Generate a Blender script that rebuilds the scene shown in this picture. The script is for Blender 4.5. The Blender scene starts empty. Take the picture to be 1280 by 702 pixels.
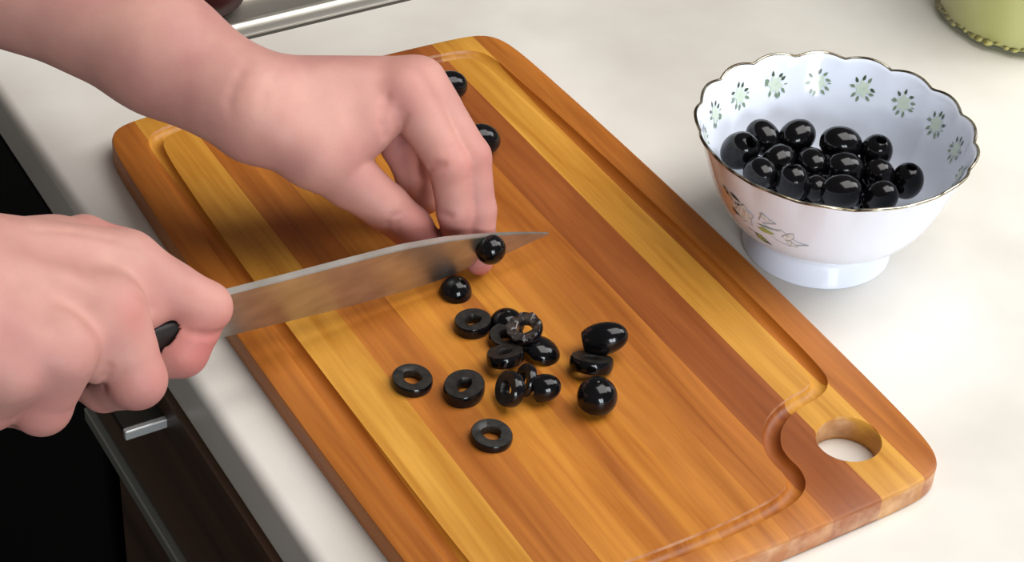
import bpy, bmesh, math, random
import numpy as np
from mathutils import Vector, Matrix, Euler

S = 0.01                      # everything below is measured in centimetres, built in metres
TB = 1.2                      # thickness of the cutting board
scene = bpy.context.scene
col = scene.collection

# ------------------------------------------------------------------ camera
FPX = 2600.0
TH, RO, YAW = (math.radians(a) for a in (37.797, 3.756, 32.243))
FWD = np.array([math.sin(YAW)*math.cos(TH), math.cos(YAW)*math.cos(TH), -math.sin(TH)])
_rt = np.array([math.cos(YAW), -math.sin(YAW), 0.0])
_up = np.cross(_rt, FWD)
RGT = _rt*math.cos(RO)+_up*math.sin(RO)
UPV = -_rt*math.sin(RO)+_up*math.cos(RO)
CAM = np.array([0, 0, TB])-FWD*90.0
cd = bpy.data.cameras.new('camera')
cam = bpy.data.objects.new('camera', cd)
col.objects.link(cam)
cd.sensor_fit = 'HORIZONTAL'
cd.sensor_width = 36.0
cd.lens = 36.0*FPX/1280.0
cd.clip_start = 0.02
m3 = Matrix((RGT, UPV, -FWD)).transposed()
cam.matrix_world = Matrix.Translation(Vector(CAM*S)) @ m3.to_4x4()
scene.camera = cam

# ------------------------------------------------------------------ world, lights, exposure
w = bpy.data.worlds.new('room_light')
scene.world = w
w.use_nodes = True
bg = w.node_tree.nodes['Background']
bg.inputs[0].default_value = (1.0, 0.95, 0.89, 1)
bg.inputs[1].default_value = 0.12


def area(name, loc, target, sx, sy, power, color):
    ld = bpy.data.lights.new(name, 'AREA')
    ld.shape = 'RECTANGLE'
    ld.size, ld.size_y = sx, sy
    ld.energy = power
    ld.color = color
    o = bpy.data.objects.new(name, ld)
    col.objects.link(o)
    o.location = loc
    o.rotation_euler = (Vector(target)-Vector(loc)).to_track_quat('-Z', 'Z').to_euler()
    return o


area('ceiling_light', (0.50, -0.30, 1.45), (0.05, 0.0, 0), 1.2, 1.2, 23, (1.0, 0.975, 0.945))
area('window_light', (1.35, -0.30, 1.0), (0, 0, 0), 0.8, 0.7, 11, (0.97, 0.98, 1.0))
area('window_pane_light', (-0.55, -2.15, 0.62), (0.1, 0, 0.05), 0.32, 0.9, 17, (0.88, 0.95, 1.0))
area('window_pane_light', (-0.15, -2.2, 0.62), (0.1, 0, 0.05), 0.32, 0.9, 17, (0.88, 0.95, 1.0))

vs = scene.view_settings
vs.view_transform = 'Standard'
vs.look = 'None'
vs.gamma = 1.0
vs.use_curve_mapping = False
vs.exposure = 0.02

random.seed(7)

# ------------------------------------------------------------------ helpers


def P(px, py, z):
    """point at height z (cm) on the sight line measured at a pixel of the 1280x702 photograph"""
    d = RGT*(px-640)/2600.0-UPV*(py-351)/2600.0+FWD
    return CAM+d*((z-CAM[2])/d[2])


def srgb(r, g, b):
    def f(c):
        c /= 255.0
        return c/12.92 if c <= 0.04045 else ((c+0.055)/1.055)**2.4
    return (f(r), f(g), f(b), 1.0)


def mat(name, color, rough=0.5, metal=0.0, spec=0.5, coat=0.0):
    m = bpy.data.materials.new(name)
    m.use_nodes = True
    b = m.node_tree.nodes['Principled BSDF']
    b.inputs['Base Color'].default_value = color
    b.inputs['Roughness'].default_value = rough
    b.inputs['Metallic'].default_value = metal
    b.inputs['Specular IOR Level'].default_value = spec
    b.inputs['Coat Weight'].default_value = coat
    b.inputs['Coat Roughness'].default_value = 0.08
    return m


def nodes(m):
    return m.node_tree.nodes, m.node_tree.links, m.node_tree.nodes['Principled BSDF']


def add_noise(m, scale, lo, hi, detail=4, stretch=(1, 1, 1), bump=0.0, bump_dist=0.001, p0=0.35, p1=0.65, rot=0.0):
    """mottle the base colour between lo and hi with a noise in object space"""
    n, l, b = nodes(m)
    tc = n.new('ShaderNodeTexCoord')
    mp = n.new('ShaderNodeMapping')
    mp.inputs['Scale'].default_value = stretch
    mp.inputs['Rotation'].default_value = (0, 0, rot)
    l.new(tc.outputs['Object'], mp.inputs['Vector'])
    nz = n.new('ShaderNodeTexNoise')
    nz.inputs['Scale'].default_value = scale
    nz.inputs['Detail'].default_value = detail
    l.new(mp.outputs[0], nz.inputs['Vector'])
    cr = n.new('ShaderNodeValToRGB')
    cr.color_ramp.elements[0].position = p0
    cr.color_ramp.elements[0].color = lo
    cr.color_ramp.elements[1].position = p1
    cr.color_ramp.elements[1].color = hi
    l.new(nz.outputs['Fac'], cr.inputs['Fac'])
    l.new(cr.outputs['Color'], b.inputs['Base Color'])
    if bump:
        bp = n.new('ShaderNodeBump')
        bp.inputs['Strength'].default_value = bump
        bp.inputs['Distance'].default_value = bump_dist
        l.new(nz.outputs['Fac'], bp.inputs['Height'])
        l.new(bp.outputs['Normal'], b.inputs['Normal'])
    return cr


def link(name, me, material=None, parent=None, smooth=False):
    o = bpy.data.objects.new(name, me)
    col.objects.link(o)
    if material:
        me.materials.clear()
        me.materials.append(material)
    if parent:
        o.parent = parent
        o.matrix_parent_inverse = parent_matrix(parent).inverted()
    if smooth:
        me.polygons.foreach_set('use_smooth', [True]*len(me.polygons))
    return o


def parent_matrix(o):
    mtx = o.matrix_basis.copy()
    if o.parent:
        mtx = parent_matrix(o.parent) @ o.matrix_parent_inverse @ mtx
    return mtx


def mesh(name, verts, faces):
    me = bpy.data.meshes.new(name)
    me.from_pydata([tuple(float(c)*S for c in v) for v in verts], [], faces)
    me.update()
    return me


def outward(me):
    b = bmesh.new()
    b.from_mesh(me)
    bmesh.ops.recalc_face_normals(b, faces=b.faces)
    b.to_mesh(me)
    b.free()
    return me


def tag(o, label, cat=None, group=None, kind=None):
    o['label'] = label
    if cat:
        o['category'] = cat
    if group:
        o['group'] = group
    if kind:
        o['kind'] = kind
    return o


def empty(name, loc_cm):
    o = bpy.data.objects.new(name, None)
    col.objects.link(o)
    o.location = Vector([float(c)*S for c in loc_cm])
    o.empty_display_size = 0.02
    return o


def box_mesh(name, x0, x1, y0, y1, z0, z1, bev=0.0, seg=2):
    bm = bmesh.new()
    bmesh.ops.create_cube(bm, size=1.0)
    for v in bm.verts:
        v.co = Vector((((x0+x1)/2+v.co.x*(x1-x0))*S, ((y0+y1)/2+v.co.y*(y1-y0))*S, ((z0+z1)/2+v.co.z*(z1-z0))*S))
    if bev:
        bmesh.ops.bevel(bm, geom=list(bm.edges), offset=bev*S, segments=seg, profile=0.5, affect='EDGES')
    me = bpy.data.meshes.new(name)
    bm.to_mesh(me)
    bm.free()
    return me


def loft(name, loops, closed_loop=True, cap0=True, cap1=True, wrap=False):
    n = len(loops[0])
    verts = [p for lp in loops for p in lp]
    faces = []
    L = len(loops)
    for i in range(L if wrap else L-1):
        j = (i+1) % L
        for k in range(n if closed_loop else n-1):
            k2 = (k+1) % n
            faces.append((i*n+k, i*n+k2, j*n+k2, j*n+k))
    if cap0 and not wrap:
        faces.append(tuple(reversed(range(n))))
    if cap1 and not wrap:
        faces.append(tuple((L-1)*n+k for k in range(n)))
    return outward(mesh(name, verts, faces))


def revolve(name, prof, seg=48, center=(0, 0), z0=0.0):
    """prof: list of (r, z); ends with r=0 are collapsed to a pole"""
    verts, faces, idx = [], [], []
    for r, z in prof:
        if r < 1e-6:
            idx.append([len(verts)])
            verts.append((center[0], center[1], z0+z))
        else:
            idx.append(list(range(len(verts), len(verts)+seg)))
            for k in range(seg):
                a = 2*math.pi*k/seg
                verts.append((center[0]+r*math.cos(a), center[1]+r*math.sin(a), z0+z))
    for a, b in zip(idx[:-1], idx[1:]):
        for k in range(seg):
            k2 = (k+1) % seg
            if len(a) == 1 and len(b) == 1:
                continue
            if len(a) == 1:
                faces.append((a[0], b[k2], b[k]))
            elif len(b) == 1:
                faces.append((a[k], a[k2], b[0]))
            else:
                faces.append((a[k], a[k2], b[k2], b[k]))
    return outward(mesh(name, verts, faces))


def catmull(pts, sub=8, closed=True):
    pts = [np.array(p, float) for p in pts]
    n = len(pts)
    out = []
    rng = range(n) if closed else range(n-1)
    for i in rng:
        p0 = pts[(i-1) % n] if closed else pts[max(i-1, 0)]
        p1 = pts[i]
        p2 = pts[(i+1) % n]
        p3 = pts[(i+2) % n] if closed else pts[min(i+2, n-1)]
        for s in range(sub):
            t = s/sub
            out.append(0.5*((2*p1)+(-p0+p2)*t+(2*p0-5*p1+4*p2-p3)*t*t+(-p0+3*p1-3*p2+p3)*t**3))
    if not closed:
        out.append(pts[-1])
    return out


def boolean(a, b, op):
    """apply a boolean between two temporary objects, return a new mesh"""
    md = a.modifiers.new('b', 'BOOLEAN')
    md.operation = op
    md.object = b
    md.solver = 'EXACT'
    dg = bpy.context.evaluated_depsgraph_get()
    dg.update()
    me = bpy.data.meshes.new_from_object(a.evaluated_get(dg))
    a.modifiers.remove(md)
    return me


def kill(o):
    bpy.data.objects.remove(o, do_unlink=True)


def shade_auto(me, ang=35):
    me.polygons.foreach_set('use_smooth', [True]*len(me.polygons))
    me.set_sharp_from_angle(angle=math.radians(ang))

# ------------------------------------------------------------------ materials


M_counter = mat('counter_laminate', srgb(224, 219, 210), 0.32)
crc = add_noise(M_counter, 9.0, srgb(208, 202, 192), srgb(226, 222, 214), 6, (1, 1, 1), p0=0.32, p1=0.6, rot=0.6)
M_edge = M_counter


def wood(name, lo, hi, seed):
    m = mat(name, hi, 0.36, 0, 0.45)
    n, l, b = nodes(m)
    tc = n.new('ShaderNodeTexCoord')
    mp = n.new('ShaderNodeMapping')
    mp.inputs['Location'].default_value = (seed*0.37, seed*0.73, seed*0.19)
    mp.inputs['Scale'].default_value = (1.0, 0.09, 1.0)
    l.new(tc.outputs['Object'], mp.inputs['Vector'])
    n1 = n.new('ShaderNodeTexNoise')
    n1.inputs['Scale'].default_value = 90
    n1.inputs['Detail'].default_value = 5
    n1.inputs['Distortion'].default_value = 0.6
    l.new(mp.outputs[0], n1.inputs['Vector'])
    mp2 = n.new('ShaderNodeMapping')
    mp2.inputs['Location'].default_value = (seed*0.11, seed*0.53, 0)
    mp2.inputs['Scale'].default_value = (1.0, 0.03, 1.0)
    l.new(tc.outputs['Object'], mp2.inputs['Vector'])
    n2 = n.new('ShaderNodeTexNoise')
    n2.inputs['Scale'].default_value = 420
    n2.inputs['Detail'].default_value = 3
    l.new(mp2.outputs[0], n2.inputs['Vector'])
    mx = n.new('ShaderNodeMath')
    mx.operation = 'MULTIPLY_ADD'
    mx.inputs[1].default_value = 0.30
    l.new(n2.outputs['Fac'], mx.inputs[0])
    sc = n.new('ShaderNodeMath')
    sc.operation = 'MULTIPLY'
    sc.inputs[1].default_value = 0.70
    l.new(n1.outputs['Fac'], sc.inputs[0])
    l.new(sc.outputs[0], mx.inputs[2])
    cr = n.new('ShaderNodeValToRGB')
    cr.color_ramp.elements[0].position = 0.32
    cr.color_ramp.elements[0].color = lo
    cr.color_ramp.elements[1].position = 0.64
    cr.color_ramp.elements[1].color = hi
    l.new(mx.outputs[0], cr.inputs['Fac'])
    # end grain on the faces across the strips: paler, pinkish and blotchy
    ge = n.new('ShaderNodeNewGeometry')
    sx = n.new('ShaderNodeSeparateXYZ')
    l.new(ge.outputs['True Normal'], sx.inputs[0])
    ab = n.new('ShaderNodeMath')
    ab.operation = 'ABSOLUTE'
    l.new(sx.outputs['Y'], ab.inputs[0])
    az = n.new('ShaderNodeMath')
    az.operation = 'ABSOLUTE'
    l.new(sx.outputs['Z'], az.inputs[0])
    df_ = n.new('ShaderNodeMath')
    df_.operation = 'SUBTRACT'
    l.new(ab.outputs[0], df_.inputs[0])
    l.new(az.outputs[0], df_.inputs[1])
    er = n.new('ShaderNodeMapRange')
    er.inputs['From Min'].default_value = 0.45
    er.inputs['From Max'].default_value = 0.8
    er.inputs['To Max'].default_value = 0.62
    l.new(df_.outputs[0], er.inputs['Value'])
    n4 = n.new('ShaderNodeTexNoise')
    n4.inputs['Scale'].default_value = 130
    n4.inputs['Detail'].default_value = 4
    l.new(tc.outputs['Object'], n4.inputs['Vector'])
    ce = n.new('ShaderNodeValToRGB')
    ce.color_ramp.elements[0].position = 0.35
    ce.color_ramp.elements[0].color = srgb(168, 112, 84)
    ce.color_ramp.elements[1].position = 0.65
    ce.color_ramp.elements[1].color = srgb(216, 176, 142)
    l.new(n4.outputs['Fac'], ce.inputs['Fac'])
    em = n.new('ShaderNodeMix')
    em.data_type = 'RGBA'
    l.new(er.outputs[0], em.inputs[0])
    l.new(cr.outputs['Color'], em.inputs[6])
    l.new(ce.outputs['Color'], em.inputs[7])
    l.new(em.outputs[2], b.inputs['Base Color'])
    bp = n.new('ShaderNodeBump')
    bp.inputs['Strength'].default_value = 0.12
    bp.inputs['Distance'].default_value = 0.0006
    l.new(n2.outputs['Fac'], bp.inputs['Height'])
    l.new(bp.outputs['Normal'], b.inputs['Normal'])
    # slightly patchy sheen of an oiled board
    rr = n.new('ShaderNodeMapRange')
    rr.inputs['From Min'].default_value = 0.3
    rr.inputs['From Max'].default_value = 0.7
    rr.inputs['To Min'].default_value = 0.42
    rr.inputs['To Max'].default_value = 0.58
    l.new(n1.outputs['Fac'], rr.inputs['Value'])
    l.new(rr.outputs[0], b.inputs['Roughness'])
    return m


M_dark = mat('shaded_black_front', srgb(5, 5, 5), 0.7, 0, 0.15)  # near-black base colour, stands in for shade from the unmodelled body
M_brown = mat('dark_brown_wood', srgb(52, 36, 27), 0.45)
add_noise(M_brown, 60, srgb(52, 35, 25), srgb(84, 60, 43), 5, (1, 0.05, 1), p0=0.3, p1=0.7)
M_alu = mat('brushed_aluminium', srgb(160, 160, 152), 0.4, 0.7)
M_steel = mat('sink_steel', srgb(214, 210, 200), 0.38, 0.85)
add_noise(M_steel, 40, srgb(186, 180, 170), srgb(214, 210, 202), 3, (0.1, 1, 1))
M_blade = mat('blade_steel', srgb(200, 196, 190), 0.42, 1.0)
add_noise(M_blade, 60, srgb(178, 172, 164), srgb(196, 191, 184), 4, (1, 0.2, 2.5), bump=0.05, bump_dist=0.0004)
M_handle = mat('black_handle', srgb(22, 15, 14), 0.4)
M_floor = mat('dark_floor', srgb(16, 13, 12), 0.6)
add_noise(M_floor, 12, srgb(12, 10, 9), srgb(22, 18, 16), 3)
M_porc = mat('porcelain', srgb(234, 240, 254), 0.08, 0, 0.5, 0.3)
M_gold = mat('worn_gold_rim', srgb(150, 140, 116), 0.25, 0.9)
add_noise(M_gold, 120, srgb(96, 84, 66), srgb(205, 198, 178), 2, p0=0.4, p1=0.6)
M_olive = mat('black_olive_skin', srgb(10, 9, 12), 0.13, 0, 0.36, 0.0)
add_noise(M_olive, 140, srgb(7, 7, 9), srgb(15, 13, 16), 3, bump=0.10, bump_dist=0.0008)
M_oflesh = mat('olive_cut_flesh', srgb(38, 35, 32), 0.42, 0, 0.45)
add_noise(M_oflesh, 260, srgb(18, 17, 15), srgb(40, 37, 33), 4, bump=0.3, bump_dist=0.0006)

# ------------------------------------------------------------------ the setting: floor, worktop, cabinets
o = tag(link('floor', box_mesh('floor', -150, 120, -150, 160, -92, -90), M_floor), 'dark kitchen floor below the worktop', 'floor', kind='structure')

XE = -14.35
# worktop with a softly rounded front edge; a rectangular opening takes the sink
prof = []
rr_ = 0.55
for k in range(7):
    a = math.pi/2*k/6
    prof.append((XE+rr_-rr_*math.sin(a), -rr_+rr_*math.cos(a)))
prof += [(XE, -2.6)]
for k in range(4):
    a = math.pi/2*k/3
    prof.append((XE+0.3-0.3*math.cos(a), -2.6-0.3*math.sin(a)))
SX0, SX1, SY0, SY1 = -9.0, 32.0, 26.3, 62.0


def slab(name, x0f, x1, y0, y1):
    pr = [(x1, 0.0)]+(prof if x0f is None else [(x0f, 0.0), (x0f, -2.9)])+[(x1, -2.9)]
    return loft(name, [[(x, y, z) for x, z in pr] for y in (y0, y1)])


bm = bmesh.new()
for args in ((None, 70, -75, SY0), (None, SX0, SY0, SY1), (SX1, 70, SY0, SY1), (None, 70, SY1, 90)):
    me = slab('worktop', *args)
    bm.from_mesh(me)
me = bpy.data.meshes.new('worktop')
bmesh.ops.recalc_face_normals(bm, faces=bm.faces)
bm.to_mesh(me)
bm.free()
shade_auto(me, 40)
tag(link('countertop', me, M_counter), 'pale marbled kitchen worktop with rounded front edge under the board', 'countertop')

# brown drawer unit under the near end
cab = empty('drawer_unit', (-14.0+25, -30, -88))
tag(cab, 'dark brown wooden drawer unit under the worktop edge', 'cabinet')
link('body', box_mesh('body', -13.2, 40, -74, 14.9, -90, -2.95), M_brown, cab)
df = link('drawer_front', box_mesh('drawer_front', -14.6, -13.2, -73, 14.6, -11.6, -2.96, 0.05), M_brown, cab)
hb = box_mesh('handle', -16.45, -14.55, 4.28, 14.0, -4.62, -4.2, 0.06)
M_pull = mat('pale_metal', srgb(190, 190, 188), 0.35, 0.5)
M_pulld = mat('dark_metal', srgb(40, 38, 33), 0.4, 0.4)
tag(link('handle', hb, M_pulld, df), 'dark flat lip handle')
tag(link('handle_end_cap', box_mesh('handle_end_cap', -16.5, -14.5, 4.0, 4.30, -4.66, -4.16, 0.06), M_pull, df), 'bright metal end cap of the handle')
tag(link('profile_strip', box_mesh('profile_strip', -14.95, -13.2, -73, 14.6, -12.5, -11.7, 0.08), M_alu, cab), 'grey metal strip below the drawer')
link('door', box_mesh('door', -14.5, -13.2, -73, 11.5, -88, -12.6, 0.12), M_brown, cab)
# black unit beyond; its near-black colour holds the shade under the worktop
blk = empty('black_unit', (0, 40, -90))
tag(blk, 'black cabinet front, shade put into its colour, below the far end of the worktop', 'appliance')
link('body', box_mesh('body', -13.0, 40, 15.1, 88, -90, -2.95), M_dark, blk)
link('front', box_mesh('front', -14.2, -13.0, 15.2, 75, -88, -3.4, 0.15), M_dark, blk)

# ------------------------------------------------------------------ sink
sink = empty('steel_sink', (11, 44, 0))
tag(sink, 'stainless steel sink with bright raised rim at the top edge', 'sink')


def rrect(x0, x1, y0, y1, r, z, n=8):
    out = []
    for cx, cy, a0 in ((x1-r, y1-r, 0), (x0+r, y1-r, 90), (x0+r, y0+r, 180), (x1-r, y0+r, 270)):
        for k in range(n+1):
            a = math.radians(a0+90*k/n)
            out.append((cx+r*math.cos(a), cy+r*math.sin(a), z))
    return out


def rim_loops(d, z):
    return rrect(SX0-1.6+d, SX1+1.6-d, SY0-1.4+d, SY1+1.4-d, 3.0-min(d, 2.0)*0.5, z)


me = loft('rim', [rim_loops(0.0, 0.02), rim_loops(0.03, 0.16), rim_loops(0.12, 0.20), rim_loops(0.62, 0.24), rim_loops(0.72, 0.40), rim_loops(0.85, 0.48),
                  rim_loops(1.0, 0.46), rim_loops(1.1, 0.32), rim_loops(1.35, 0.20), rim_loops(1.6, 0.10), rim_loops(1.75, -0.4)], cap0=False, cap1=False)
shade_auto(me, 50)
link('rim', me, M_steel, sink)
M_seal = mat('dark_sealant', srgb(48, 42, 30), 0.6)
me = loft('sealant', [rim_loops(-0.14, 0.005), rim_loops(-0.08, 0.05), rim_loops(0.02, 0.08)], cap0=False, cap1=False)
link('sealant', me, M_seal, sink)
me = loft('basin', [rim_loops(1.74, -0.3), rim_loops(1.8, -0.55), rim_loops(2.6, -0.9), rim_loops(3.4, -1.0)], cap0=False, cap1=True)
shade_auto(me, 60)
link('draining_tray', me, M_steel, sink)
for k in range(8):
    y = 30.6+k*2.6
    me = loft('rib', [[(x, y+0.5*math.cos(a), -0.98+0.32*math.sin(a)) for a in [math.pi*q/6 for q in range(7)]] for x in (-4.5, 27)], closed_loop=False, cap0=False, cap1=False)
    shade_auto(me, 60)
    link('draining_rib', me, M_steel, sink)

M_maroon = mat('maroon_enamel', srgb(66, 24, 24), 0.3)
me = revolve('cup', [(0, 0), (2.2, 0), (2.5, 0.3), (2.6, 1.0), (2.65, 6.5), (2.72, 6.8), (2.6, 6.85), (2.45, 6.6), (2.4, 1.0), (2.2, 0.6), (0, 0.5)], 40, (-1.7, 30.5), -0.63)
shade_auto(me, 50)
tag(link('maroon_cup', me, M_maroon), 'dark maroon cup standing in the sink, just showing behind the forearm', 'cup')

# ------------------------------------------------------------------ cutting board
BCX, BCY = -0.95, 0.28


def board_f(x, y):
    t = (y+1.0)/18.5
    hw = 11.15-0.42*t*t
    s = (x-BCX)/11.0
    hh = 18.62-0.30*s*s
    u = abs(x-BCX)/hw
    v = abs(y-BCY)/hh
    return (u**16+v**20)-1


def outline(n=360):
    pts = []
    hw, hh = 11.0, 18.5
    ang = []
    ac = math.atan2(hh, hw)
    for q in range(n):
        ang.append(2*math.pi*q/n)
    for c in (ac, math.pi-ac, math.pi+ac, -ac):
        for e in np.linspace(-0.16, 0.16, 45):
            ang.append((c+e) % (2*math.pi))
    for a in sorted(set(round(q, 5) for q in ang)):
        lo, hi = 5.0, 30.0
        ca, sa = math.cos(a), math.sin(a)
        for _ in range(40):
            m = (lo+hi)/2
            if board_f(BCX+m*ca, BCY+m*sa) < 0:
                lo = m
            else:
                hi = m
        q = np.array([BCX+lo*ca, BCY+lo*sa])
        if not pts or (np.linalg.norm(q-pts[-1]) > 0.12 and np.linalg.norm(q-pts[0]) > 0.12):
            pts.append(q)
    return np.array(pts)


OUT = outline(200)
tn = np.roll(OUT, -1, 0)-np.roll(OUT, 1, 0)
tn /= np.linalg.norm(tn, axis=1)[:, None]
NRM = np.stack([tn[:, 1], -tn[:, 0]], 1)


def inset(d, z):
    q = OUT-NRM*d
    return [(x, y, z) for x, y in q]


ob_board = link('tmp_board', loft('tmp_board', [inset(0.16, 0), inset(0.04, 0.05), inset(0, 0.16), inset(0, TB-0.16), inset(0.04, TB-0.05), inset(0.16, TB)]))
hole_prof = [(1.36, TB+0.2), (1.36, TB+0.02), (1.30, TB-0.07), (1.28, TB-0.15), (1.28, 0.15), (1.36, -0.02), (1.36, -0.2)]
lps = [[(6.98+r*math.cos(a), -14.82+r*math.sin(a), z) for a in [2*math.pi*k/48 for k in range(48)]] for r, z in hole_prof[::-1]]
ob_hole = link('tmp_hole', loft('tmp_hole', lps))
ob_board.data = boolean(ob_board, ob_hole, 'DIFFERENCE')
gp = [(8.02, 14.0), (8.22, 9.0), (8.36, 3.0), (8.42, -3.0), (8.36, -8.0), (8.24, -10.6), (8.02, -11.45), (7.4, -11.85), (6.4, -12.05), (5.4, -12.38),
      (4.55, -12.98), (3.98, -13.8), (3.80, -14.6), (3.80, -15.35), (3.55, -15.98), (2.9, -16.40), (1.6, -16.68), (-1.0, -16.86), (-4.5, -16.85), (-7.2, -16.66), (-8.9, -16.4),
      (-9.8, -15.8), (-10.12, -14.6), (-10.24, -11), (-10.30, -5), (-10.33, 1), (-10.28, 7), (-10.15, 12), (-9.98, 15.2), (-9.65, 16.55), (-8.8, 17.12), (-6.5, 17.36), (-2, 17.5), (2.5, 17.48), (5.6, 17.32), (7.2, 17.05), (7.85, 16.2)]
gp = catmull(gp, 6)
lps = []
gr = 0.37
for i, p in enumerate(gp):
    t = gp[(i+1) % len(gp)]-gp[i-1]
    t /= np.linalg.norm(t)
    nn = np.array([t[1], -t[0]])
    lps.append([(p[0]+nn[0]*gr*math.cos(a), p[1]+nn[1]*gr*math.cos(a), TB+0.0+gr*math.sin(a)) for a in [2*math.pi*k/16 for k in range(16)]])
ob_gr = link('tmp_groove', loft('tmp_groove', lps, wrap=True))
ob_board.data = boolean(ob_board, ob_gr, 'DIFFERENCE')

GOLD = (srgb(172, 110, 26), srgb(210, 152, 56))
AMBER = (srgb(164, 92, 20), srgb(206, 136, 42))
ORANGE = (srgb(142, 75, 16), srgb(184, 110, 32))
MIX = (srgb(154, 85, 18), srgb(194, 122, 38))
RUST = (srgb(124, 60, 14), srgb(158, 86, 26))
seams = [(-14, -9.95, ORANGE), (-9.95, -7.70, GOLD), (-7.70, -5.45, ORANGE), (-5.45, -2.75, AMBER), (-2.75, -1.95, ORANGE), (-1.95, -0.5, AMBER), (-0.5, 1.55, MIX), (1.55, 3.65, ORANGE),
         (3.65, 6.05, RUST), (6.05, 8.30, GOLD), (8.30, 13, ORANGE)]
board = empty('cutting_board', (BCX, BCY, 0))
tag(board, 'striped wooden cutting board with juice groove and round hole in one corner', 'cutting board')
for i, (a, b, cc) in enumerate(seams):
    tb = link('tmp_cut', box_mesh('tmp_cut', a, b, -25, 25, -1, 4))
    me = boolean(ob_board, tb, 'INTERSECT')
    me.name = 'plank'
    shade_auto(me, 30)
    link('plank', me, wood('wood_strip_%d' % i, cc[0], cc[1], i*1.7+0.4), board)
    kill(tb)
for t_ in (ob_board, ob_hole, ob_gr):
    kill(t_)
# ------------------------------------------------------------------ footed porcelain bowl
BX, BY = 14.75, -2.45
NS = 17            # scallops
SEG = 192
PH0 = 0.12
BOWL_OUT = [(3.36, 0.0), (3.40, 0.10), (3.30, 0.45), (3.18, 0.85), (3.14, 1.10), (3.26, 1.28), (3.75, 1.62), (4.35, 2.15), (4.85, 2.85), (5.22, 3.65), (5.52, 4.5), (5.80, 5.35), (6.05, 6.05), (6.18, 6.36)]
BOWL_IN = [(6.11, 6.40), (5.97, 6.20), (5.70, 5.38), (5.38, 4.5), (5.06, 3.66), (4.66, 2.9), (4.12, 2.25), (3.4, 1.75), (2.4, 1.50), (1.2, 1.42), (0.0, 1.40)]


def scal(th, z):
    """scallop of the rim: fades out down the wall"""
    wgt = max(0.0, min(1.0, (z-4.2)/2.2))**1.5
    c = abs(math.sin(NS*0.5*(th-PH0)))**0.9
    return wgt*(c-0.6)*0.17, wgt*(c-0.6)*0.17


def bowl_pt(th, r, z, off=0.0):
    dr, dz = scal(th, z)
    return (BX+(r+dr+off)*math.cos(th), BY+(r+dr+off)*math.sin(th), z+dz)


def bowl_rev(name, prof):
    verts, faces, idx = [], [], []
    for r, z in prof:
        if r < 1e-6:
            idx.append([len(verts)])
            verts.append((BX, BY, z))
        else:
            idx.append(list(range(len(verts), len(verts)+SEG)))
            verts += [bowl_pt(2*math.pi*k/SEG, r, z) for k in range(SEG)]
    for a, b in zip(idx[:-1], idx[1:]):
        for k in range(SEG):
            k2 = (k+1) % SEG
            if len(b) == 1:
                faces.append((a[k], a[k2], b[0]))
            elif len(a) == 1:
                faces.append((a[0], b[k2], b[k]))
            else:
                faces.append((a[k], a[k2], b[k2], b[k]))
    return outward(mesh(name, verts, faces))


def prof_at(prof, z):
    q = sorted(prof, key=lambda t: t[1])
    return float(np.interp(z, [t[1] for t in q], [t[0] for t in q]))


def fine(prof, sub=4):
    return [tuple(p) for p in catmull([np.array(p) for p in prof], sub, closed=False)]


bowl = empty('footed_bowl', (BX, BY, 0))
tag(bowl, 'white porcelain footed bowl with scalloped gold rim and floral print, full of olives', 'bowl')
me = bowl_rev('body', [(0, 0.35), (2.9, 0.30), (3.1, 0.0)]+fine(BOWL_OUT)+fine(BOWL_IN))
shade_auto(me, 60)
link('body', me, M_porc, bowl)
# gilded lip: a thin bead running round the scallops
lps = []
for k in range(SEG):
    th = 2*math.pi*k/SEG
    c = np.array(bowl_pt(th, 6.15, 6.38))
    rd = np.array([math.cos(th), math.sin(th), 0])
    lps.append([tuple(c+rd*0.075*math.cos(a)+np.array([0, 0, 0.065*math.sin(a)])) for a in [2*math.pi*q/8 for q in range(8)]])
me = loft('gold_rim', lps, wrap=True)
shade_auto(me, 80)
tag(link('gold_rim', me, M_gold, bowl), 'worn gold line along the scalloped lip')

M_leaf = mat('print_green', srgb(124, 144, 120), 0.15)
M_leafd = mat('print_dark_green', srgb(52, 62, 44), 0.15)
M_leafm = mat('print_mid_green', srgb(72, 86, 66), 0.15)
M_pale = mat('print_pale_green', srgb(208, 222, 206), 0.12)
M_yel = mat('print_yellow_green', srgb(168, 178, 96), 0.12)
M_peach = mat('print_peach', srgb(228, 196, 168), 0.12)
M_gry = mat('print_grey', srgb(176, 180, 188), 0.12)
M_wht = mat('print_white', srgb(228, 230, 232), 0.12)


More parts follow.
